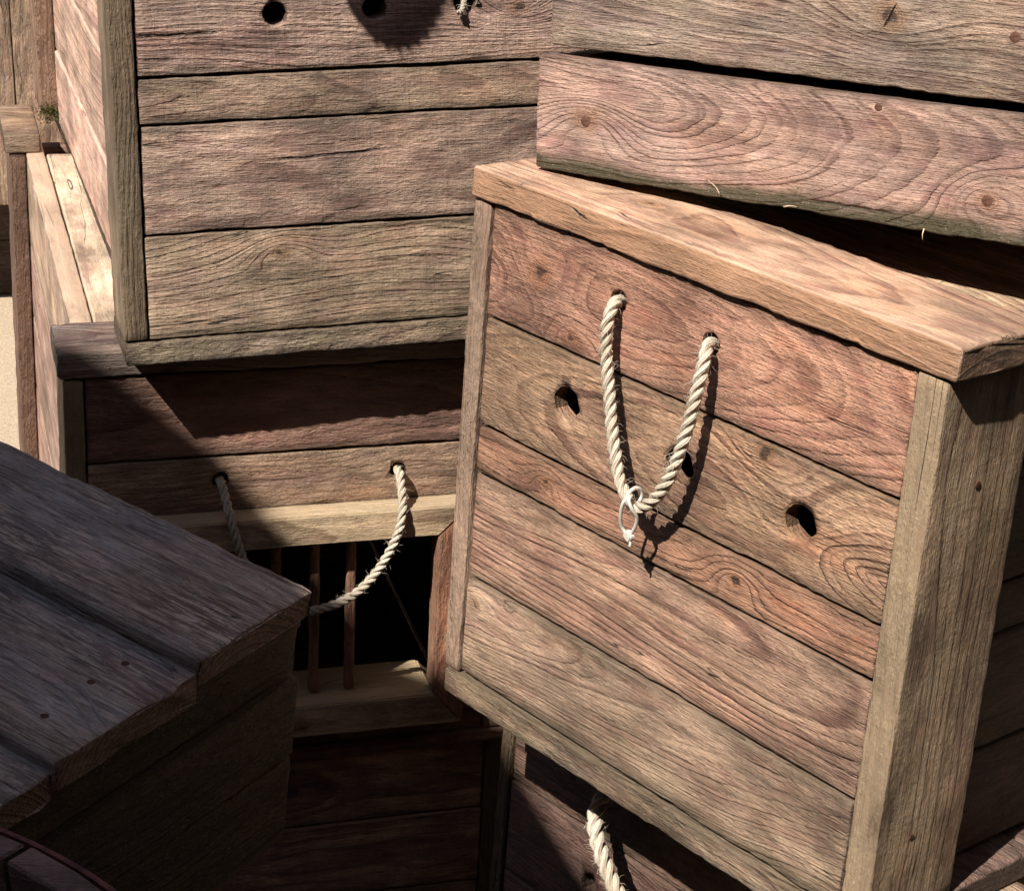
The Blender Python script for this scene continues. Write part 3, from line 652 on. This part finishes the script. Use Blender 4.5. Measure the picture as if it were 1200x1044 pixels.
board(B, 'end_block', (-.012, .034, .712, .86, .0255, .05), 'x', 'z', hero=1, e=.003, tint=(.34, .25, .18), fx=(.9, 0, .2), seed=115)
for i, (z0, z1) in enumerate(((-.0925, .0255), (-.1900, -.0950), (-.29, -.1925), (-.448, -.2925))):
    board(B, 'side_plank', (.0155, .0385, .0895 if i == 0 else .0255, BD, z0, z1), 'y', '-x', hero=1, tint=(.36, .245, .20) if i else (.46, .34, .26), pith=(.1, -.04, .012), tilt=(.01, .02, .3), fx=(.3, 0, 0), wear=(.1, .2, .1))
    board(B, 'side_plank', (.4265, .4490, .0255, BD, z0, min(z1 + .0024, -.0015)), 'y', 'x', hero=0, tint=(.05, .035, .03))
    board(B, 'back_plank', (.0400, .4255, BD - .022, BD, z0, min(z1, -.0015)), 'x', 'y', hero=0, tint=PINK)
for k in range(4):
    board(B, 'lid_board', (.0405 + k * .108, .1470 + k * .108, .0900, .7050, .0030, .0262), 'y', 'z', hero=1, tint=(.52, .42, .32), pith=(.1, -.08, .014), tilt=(.01, .02, .3), fx=(.3, 0, .1), wear=(.05, .2, .1))
for k in range(8): board(B, 'floor_board', (.04, .426, .0265 + k * .1, .124 + k * .1, -.462, -.4495), 'x', '-z', hero=0, tint=DARKW)
rope(B, [(0.1553,0.0180,-0.1240), (0.1555,-0.0010,-0.1212), (0.1563,-0.0110,-0.1245), (0.1600,-0.0330,-0.1440), (0.1670,-0.0410,-0.1750), (0.1857,-0.0400,-0.2289), (0.2183,-0.0380,-0.2539), (0.2498,-0.0400,-0.2584), (0.2874,-0.0390,-0.2458), (0.3152,-0.0370,-0.2190), (0.3350,-0.0385,-0.1780), (0.3405,-0.0320,-0.1500), (0.3425,-0.0110,-0.1265), (0.3425,0.0000,-0.1222), (0.3430,0.0180,-0.1245)], R=.0049, pitch=.028, seed=5, fuzz=240)

# ------------------------------------------------------------------ E: crate under B
ME = MB @ Matrix.Translation((0.004, .004, -.4650))
E = thing('wooden_crate', 'dark plain boarded crate beneath the barred cage crate', 'crate', ME, GRP)
rz = [(-.092, -.0015), (-.19, -.0945), (-.285, -.1925), (-.38, -.2875), (-.449, -.3825)]
for i, (z0, z1) in enumerate(rz):
    board(E, 'plank', (.0215, .4505, .004 - .002 * (i % 2), .026, z0, z1), 'x', '-y', hero=1, tint=(.42, .27, .19), fx=(.8, .2, .2), wear=(.3, .6, .5))
    board(E, 'side_plank', (.0215, .0435, .0275, .84, z0, z1), 'y', '-x', hero=0, tint=PINK)
    board(E, 'side_plank', (.4285, .4505, .0275, .84, z0, z1), 'y', 'x', hero=0, tint=PINK)
    board(E, 'back_plank', (.0215, .4505, .8415, .8635, z0, z1), 'x', 'y', hero=0, tint=PINK)
for y0 in (.001, .75):
    board(E, 'batten', (0, .0205, y0, y0 + .09, -.449, -.0015), 'z', '-x', hero=1, tint=OLIVE)
    board(E, 'batten', (.4515, .4780, y0, y0 + .09, -.449, -.0015), 'z', 'x', hero=1, tint=(.12, .09, .05))

# ------------------------------------------------------------------ F: crate under C
MF = MC @ Matrix.Translation((0, .128, 0))
F = thing('wooden_crate', 'shaded crate below the big reddish crate with a rope end hanging at its front', 'crate', MF, GRP)
fx0, fx1 = -.0465, .478; fc = (fx0 + fx1) / 2
fr = [(-.6030, -.5020), (-.7040, -.6060), (-.80, -.7065), (-.90, -.8025), (-1.0, -.9025), (-1.10, -1.0025), (-1.22, -1.1025)]
for i, (z0, z1) in enumerate(fr):
    h_ = []
    if i == 0: h_ = [(.100 - fc, -.536 + .5525, .0095)]
    if i == 1: h_ = [(.0728 - fc, -.6585 + .655, .0095)]
    board(F, 'plank', (fx0, fx1, .002, .024, z0, z1), 'x', '-y', hero=1, holes=h_, tint=(.17, .105, .08), fx=(1, 0, .05), seed=130 + i * 2.3)  # dark tint puts the shade of the crate above into the planks
    board(F, 'side_plank', (.4785 - .022, .4785, .0255, .42, z0, z1), 'y', 'x', hero=1 if i < 3 else 0, tint=TAN) if False else board(F, 'side_plank', (.4795, .5015, .0255, .42, z0, z1), 'y', 'x', hero=1 if i < 3 else 0, tint=TAN)
    board(F, 'side_plank', (-.0470, -.0260, .0255, .42, z0, z1), 'y', '-x', hero=0, tint=PINK)
    board(F, 'back_plank', (-.0465, .478, .4215, .4435, z0, z1), 'x', 'y', hero=0, tint=PINK)
board(F, 'batten', (-.0640, -.0480, 0, .09, -1.21, -.5005), 'z', '-x', hero=1, tint=(.13, .095, .055), seed=150)
board(F, 'batten', (.5025, .522, 0, .09, -1.21, -.5005), 'z', 'x', hero=1, tint=OLIVE)
board(F, 'batten', (-.0640, -.0480, .35, .44, -1.21, -.5005), 'z', '-x', hero=0, tint=OLIVE)
board(F, 'batten', (.5025, .522, .35, .44, -1.21, -.5005), 'z', 'x', hero=0, tint=OLIVE)
for k in range(4): board(F, 'lid_board', (-.066, .524, -.004 + k * .113, .106 + k * .113, -.4985, -.4765), 'x', 'z', hero=1, tint=(.55, .43, .30), seed=155 + k)
board(F, 'lid_rail', (-.05, .50, .03, .06, -.4760, -.4505), 'x', 'z', hero=1, tint=(.4, .3, .2)); board(F, 'lid_rail', (-.05, .55, .15, .18, -.4760, -.4505), 'x', 'z', hero=1, tint=(.6, .46, .32))
rope(F, [(.1000, .018, -.5400), (.1000, .0000, -.5360), (.1020, -.0180, -.5395), (.1100, -.0360, -.5540), (.1270, -.0440, -.5740), (.1580, -.0480, -.6010), (.1900, -.0490, -.6160), (.2300, -.0480, -.6140), (.2700, -.0400, -.5900), (.2900, -.0200, -.5500), (.2950, .0000, -.5380), (.2950, .0180, -.5400)], R=.0074, pitch=.040, seed=8, fuzz=300)

# ------------------------------------------------------------------ G: dark weathered box, lower left
MG = mat4((-0.1380, 1.3427, -0.6766), ((0.83646, 0.53924, 0.09771), (-0.53224, 0.84184, -0.08961), (-0.13058, 0.02295, 0.99117)))
G = thing('wooden_crate', 'dark grey weathered box at the lower left with worn silvery top boards', 'crate', MG, GRP)
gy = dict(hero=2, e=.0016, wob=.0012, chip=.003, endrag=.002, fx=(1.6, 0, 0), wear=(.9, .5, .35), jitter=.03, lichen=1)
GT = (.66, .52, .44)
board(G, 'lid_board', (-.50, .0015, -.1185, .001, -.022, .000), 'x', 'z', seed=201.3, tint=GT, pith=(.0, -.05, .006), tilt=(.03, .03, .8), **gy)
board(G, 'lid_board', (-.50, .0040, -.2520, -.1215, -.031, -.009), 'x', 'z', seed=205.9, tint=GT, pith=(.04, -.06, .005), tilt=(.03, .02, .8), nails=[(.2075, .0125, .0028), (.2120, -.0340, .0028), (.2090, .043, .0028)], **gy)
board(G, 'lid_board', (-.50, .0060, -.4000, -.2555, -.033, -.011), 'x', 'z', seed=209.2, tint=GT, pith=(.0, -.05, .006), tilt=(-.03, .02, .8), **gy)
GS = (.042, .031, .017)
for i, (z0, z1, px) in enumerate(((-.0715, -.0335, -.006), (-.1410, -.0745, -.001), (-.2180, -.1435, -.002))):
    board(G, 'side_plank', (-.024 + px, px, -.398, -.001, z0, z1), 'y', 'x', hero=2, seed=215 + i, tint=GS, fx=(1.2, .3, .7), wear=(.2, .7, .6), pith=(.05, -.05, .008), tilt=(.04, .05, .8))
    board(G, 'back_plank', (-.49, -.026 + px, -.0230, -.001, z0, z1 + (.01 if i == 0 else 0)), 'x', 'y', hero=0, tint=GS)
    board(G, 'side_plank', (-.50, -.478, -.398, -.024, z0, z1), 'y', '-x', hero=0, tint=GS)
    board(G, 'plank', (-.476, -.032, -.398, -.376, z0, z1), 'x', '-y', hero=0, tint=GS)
board(G, 'side_plank', (-.026, -.004, -.1200, -.001, -.0330, -.0225), 'y', 'x', hero=1, tint=GS)
for k in range(4): board(G, 'floor_board', (-.476, -.03, -.374 + k * .087, -.290 + k * .087, -.217, -.20), 'x', '-z', hero=0, tint=DARKW)
# the crate G stands on
M2 = MG @ Matrix.Translation((-.035, -.03, -.219))
G2 = thing('wooden_crate', 'dark crate carrying the grey weathered box at the lower left', 'crate', M2, GRP)
for i in range(8):
    z0, z1 = -.1 * i - .099, -.1 * i - .0015
    board(G2, 'side_plank', (-.022, 0, -.35, 0, z0, z1), 'y', 'x', hero=1 if i < 3 else 0, tint=(.12, .06, .045))
    board(G2, 'back_plank', (-.44, -.024, -.022, 0, z0, z1), 'x', 'y', hero=0, tint=DARKW)
    board(G2, 'plank', (-.44, -.024, -.35, -.328, z0, z1), 'x', '-y', hero=0, tint=DARKW)
    board(G2, 'side_plank', (-.44, -.418, -.326, -.024, z0, z1), 'y', '-x', hero=0, tint=DARKW)

# ------------------------------------------------------------------ barrel at the bottom left corner
BR = .3226; bz = -.62
Bl = thing('barrel', 'dark wooden barrel with a rusty iron hoop in the bottom left corner', 'barrel', Matrix.Translation((-.412, .688, bz)))
NS = 26
for k in range(NS):
    a0 = 2 * math.pi * (k + .03) / NS; a1 = 2 * math.pi * (k + .97) / NS
    bm = bmesh.new(); rows_ = []
    zs = [0.0, -.01, -.05, -.2, -.45, -.7, -.95, GROUND - bz]
    dz0 = .004 * sn(k * 3.3, 0, 0)
    for z in zs:
        f = -z / 1.07; rr = BR * (.93 + .09 * math.sin(math.pi * min(1, max(0, f)))); 
        if z == 0.0: pass
        q = []
        for a in (a0, (a0 + a1) / 2, a1): q.append(bm.verts.new((rr * math.cos(a), rr * math.sin(a), z + dz0)))
        for a in (a1, (a0 + a1) / 2, a0): q.append(bm.verts.new(((rr - .018) * math.cos(a), (rr - .018) * math.sin(a), z + dz0)))
        rows_.append(q)
    for a, b_ in zip(rows_, rows_[1:]):
        for i in range(6): bm.faces.new((a[i], b_[i], b_[(i + 1) % 6], a[(i + 1) % 6]))
    bm.faces.new(rows_[0]); bm.faces.new(rows_[-1][::-1]); bmesh.ops.recalc_face_normals(bm, faces=bm.faces)
    bmesh.ops.bevel(bm, geom=[e_ for e_ in bm.edges if e_.calc_face_angle(0) > .9], offset=.0015, segments=1, affect='EDGES')
    me = bpy.data.meshes.new('stave'); bm.to_mesh(me); bm.free()
    o = link('stave', me, WOOD, Bl)
    o['seed'] = k * 1.7; o['tint'] = [.30, .18, .15]; o['pith'] = [.0, -.5, .01]; o['tilt'] = [0., 0., .2]; o['fx'] = [1., 0., 0.]; o['wear'] = [.4, 0., .5]
    o['knot_a'] = [0., 0., 0.]; o['knot_b'] = [0., 0., 0.]; o['half'] = [9., 9., 0.]
def ring_mesh(R0, R1, z0, z1, a0=0, a1=2 * math.pi, n=96):
    bm = bmesh.new(); rings = []
    for i in range(n + 1):
        a = a0 + (a1 - a0) * i / n; k = 1 + .002 * sn(a * 9, 0, 0)
        rings.append([bm.verts.new((r_ * k * math.cos(a), r_ * k * math.sin(a), z_)) for r_, z_ in ((R0, z0), (R1, z0), (R1, z1 - .001), (R1 - .001, z1), (R0, z1))])
    for a, b_ in zip(rings, rings[1:]):
        for i in range(5): bm.faces.new((a[i], a[(i + 1) % 5], b_[(i + 1) % 5], b_[i]))
    bmesh.ops.recalc_face_normals(bm, faces=bm.faces)
    me = bpy.data.meshes.new('ring'); bm.to_mesh(me); bm.free(); return me
link('hoop', ring_mesh(.3045, .3085, -.055, -.004), HOOP, Bl); link('hoop', ring_mesh(.3235, .3275, -.33, -.28), HOOP, Bl)
bm = bmesh.new(); bmesh.ops.create_cone(bm, cap_ends=True, segments=48, radius1=.284, radius2=.284, depth=.02)
me = bpy.data.meshes.new('head'); bm.to_mesh(me); bm.free()
o = link('barrel_head', me, WOOD, Bl, (0, 0, -.05))
o['seed'] = 5.; o['tint'] = [.14, .10, .10]; o['pith'] = [.0, -.1, .01]; o['tilt'] = [0., 0., .4]; o['fx'] = [1.5, 0., 0.]; o['wear'] = [.8, 0., .5]; o['knot_a'] = [0., 0., 0.]; o['knot_b'] = [0., 0., 0.]; o['half'] = [9., 9., 0.]

# ------------------------------------------------------------------ far boxes behind, upper left
def zrot(o_, a): return Matrix.Translation(o_) @ Matrix.Rotation(R_(a), 4, 'Z')
K = thing('wooden_crate', 'pale upright boarded crate far behind at the top left edge', 'crate', zrot((-1.55, 4.62, -1.42), 12), GRP)
for k in range(6):
    board(K, 'plank', (.0 + k * .11, .1075 + k * .11, .002 * (k % 2), .024, 0, .62), 'z', '-y', hero=1, tint=(.36, .27, .195), pith=(.02, -.04, .012), tilt=(.02, .04, .8), fx=(1.2, 0, .1), seed=300 + k * 1.1)
    board(K, 'back_plank', (.0 + k * .11, .1075 + k * .11, .55, .572, 0, .62), 'z', 'y', hero=0, tint=TAN)
    board(K, 'lid_board', (.0 + k * .11, .1075 + k * .11, 0, .572, .6215, .643), 'y', 'z', hero=0, tint=TAN)
for k in range(5):
    board(K, 'side_plank', (.6365, .6585, .0255, .548, k * .124 + .001, k * .124 + .122), 'y', 'x', hero=0, tint=TAN)
    board(K, 'side_plank', (.0, .0215, .0255, .548, k * .124 + .001, k * .124 + .122), 'y', '-x', hero=0, tint=TAN)
L2 = thing('wooden_crate', 'low dark crate under the pale boarded crate at the left edge', 'crate', zrot((-1.52, 4.80, GROUND + .005), 12), GRP)
for k in range(2):
    board(L2, 'plank', (0, .62, 0, .022, k * .132, k * .132 + .130), 'x', '-y', hero=1, tint=(.045, .03, .025))
    board(L2, 'side_plank', (.598, .62, .0235, .42, k * .132, k * .132 + .130), 'y', 'x', hero=0, tint=DARKW)
    board(L2, 'side_plank', (0, .022, .0235, .42, k * .132, k * .132 + .130), 'y', '-x', hero=0, tint=DARKW)
    board(L2, 'back_plank', (0, .62, .4215, .4435, k * .132, k * .132 + .130), 'x', 'y', hero=0, tint=DARKW)

# ------------------------------------------------------------------ unseen serrated leaf, added and shaped to cast shade on the upper left crate
V = thing('shade_branch', 'unseen branch with one saw edged leaf, added to shade the drilled crate', 'branch', MA)
inv = (Matrix(((0.9566, -0.29138, -0.0038), (0.2914, 0.95659, 0.00441), (0.00235, -0.00533, 0.99998)))).transposed()
so = inv @ SUN; so = so / -so.y * .20     # 20 cm in front of the boards
outl = []
n_ = 64
for i in range(n_ + 1):
    a = math.pi + math.pi * i / n_
    tooth = .0065 * ((i % 4) / 3.0) if 18 < i < 60 else 0
    outl.append((.2800 + (.052 + tooth) * math.cos(a) * (1 if math.cos(a) > 0 else 1.0), .3390 + (.0555 + tooth) * math.sin(a)))
outl += [(.318, .372), (.296, .40), (.2785, .42), (.258, .40), (.233, .372)]
bm = bmesh.new()
fr_ = [bm.verts.new((so.x + x_, so.y - .004 * math.cos((x_ - .2775) * 40), so.z + z_)) for x_, z_ in outl]
bk = [bm.verts.new((v_.co.x, v_.co.y + .0006, v_.co.z)) for v_ in fr_]
cf = bm.verts.new((so.x + .2775, so.y - .006, so.z + .345)); cb_ = bm.verts.new((so.x + .2775, so.y - .0054, so.z + .345))
for i in range(len(fr_)):
    j = (i + 1) % len(fr_)
    bm.faces.new((cf, fr_[i], fr_[j])); bm.faces.new((cb_, bk[j], bk[i])); bm.faces.new((fr_[i], bk[i], bk[j], fr_[j]))
me = bpy.data.meshes.new('leaf'); bm.to_mesh(me); bm.free(); link('leaf', me, LEAF, V)
tx = Vector((so.x + .2785, so.y, so.z + .42))
link('stem', tube_mesh([tx, tx + Vector((0, .05, .06)), (tx.x + .03, .25, tx.z + .12), (tx.x + .08, .7, .75), (tx.x + .1, 1.08, .6), (tx.x + .1, 1.12, .0), (tx.x + .1, 1.14, -.95)], .0035, 8, 8, 3.0), simple_mat('bark', (.12, .09, .06), (.2, .15, .1), 80, .9, .001), V)

# ------------------------------------------------------------------ added, unseen: board fence shaped for its shadow, dark walls to cut sky light
def prism(parent, name, pts, y0, y1, seed, tint=(.2, .14, .1)):
    bm = bmesh.new(); f0 = [bm.verts.new((x_, y0, z_)) for x_, z_ in pts]; f1 = [bm.verts.new((x_, y1, z_)) for x_, z_ in pts]
    bm.faces.new(f0); bm.faces.new(f1[::-1])
    for i in range(len(pts)): bm.faces.new((f0[i], f1[i], f1[(i + 1) % len(pts)], f0[(i + 1) % len(pts)]))
    bmesh.ops.recalc_face_normals(bm, faces=bm.faces)
    me = bpy.data.meshes.new(name); bm.to_mesh(me); bm.free(); o = link(name, me, WOOD, parent)
    o['seed'] = seed; o['tint'] = list(tint); o['pith'] = [0., -.05, .008]; o['tilt'] = [0., .02, .6]; o['fx'] = [1., 0., .2]; o['wear'] = [.2, 0., .5]
    o['knot_a'] = [0., 0., 0.]; o['knot_b'] = [0., 0., 0.]; o['half'] = [9., 9., 0.]; return o
FN = thing('shade_fence', 'unseen raked fence added left of the view to shade the grey box', 'fence', Matrix.Translation((0, .30, 0)))
top = [(-.58, .50), (-.92, .86), (-1.0, 1.03), (-1.10, 1.12), (-1.26, 1.41), (-1.38, 1.43), (-1.52, 1.63), (-1.62, 1.73), (-1.8, 1.76), (-2.3, 1.77)]
def topz(x_):
    for (xa, za), (xb, zb) in zip(top, top[1:]):
        if xb <= x_ <= xa: return za + (zb - za) * (x_ - xa) / (xb - xa)
    return top[-1][1]
for k in range(14):
    xa = -.58 - k * .12; xb = xa - .119
    prism(FN, 'shade_fence_board', [(xa, GROUND), (xb, GROUND), (xb, topz(xb)), (xa, topz(xa))], 0, .022, k * 2.1)
prism(FN, 'shade_fence_rail', [(-.60, .1), (-2.25, .1), (-2.25, .19), (-.60, .19)], -.045, -.001, 40.); prism(FN, 'shade_fence_rail', [(-.60, -1.3), (-2.25, -1.3), (-2.25, -1.21), (-.60, -1.21)], -.045, -.001, 41.)
for name_, lab, M_, n_w, h_w in (('sky_blocker_wall', 'added unseen dark wall behind the viewer, blocking sky light', Matrix.Translation((-3.4, -1.9, 0)), 22, 2.9), ('sky_blocker_wall', 'added unseen dark wall on the right, blocking sky light', zrot((2.0, -1.8, 0), 90), 34, 2.9), ('sky_blocker_wall', 'added unseen dark wall on the left, blocking sky light', zrot((-3.5, -1.8, 0), 90), 16, 1.6), ('sky_blocker_wall', 'added unseen dark wall at the far end, blocking sky light', Matrix.Translation((-3.4, 7.2, 0)), 22, 2.9)):
    wl = thing(name_, lab, 'wall', M_)
    for k in range(n_w): prism(wl, 'sky_blocker_board', [(k * .25, GROUND), (k * .25 + .246, GROUND), (k * .25 + .246, h_w), (k * .25, h_w)], 0, .03, k * 1.3, (.035, .026, .02))

# each board gets the variant of the wood material that has just the features it needs
for o in list(bpy.data.objects):
    if o.type == 'MESH' and o.data.materials and o.data.materials[0] == WOOD: o.data.materials[0] = wood_for(o)
sc.cycles.max_bounces = 5; sc.cycles.diffuse_bounces = 3; sc.cycles.glossy_bounces = 2; sc.cycles.transmission_bounces = 1
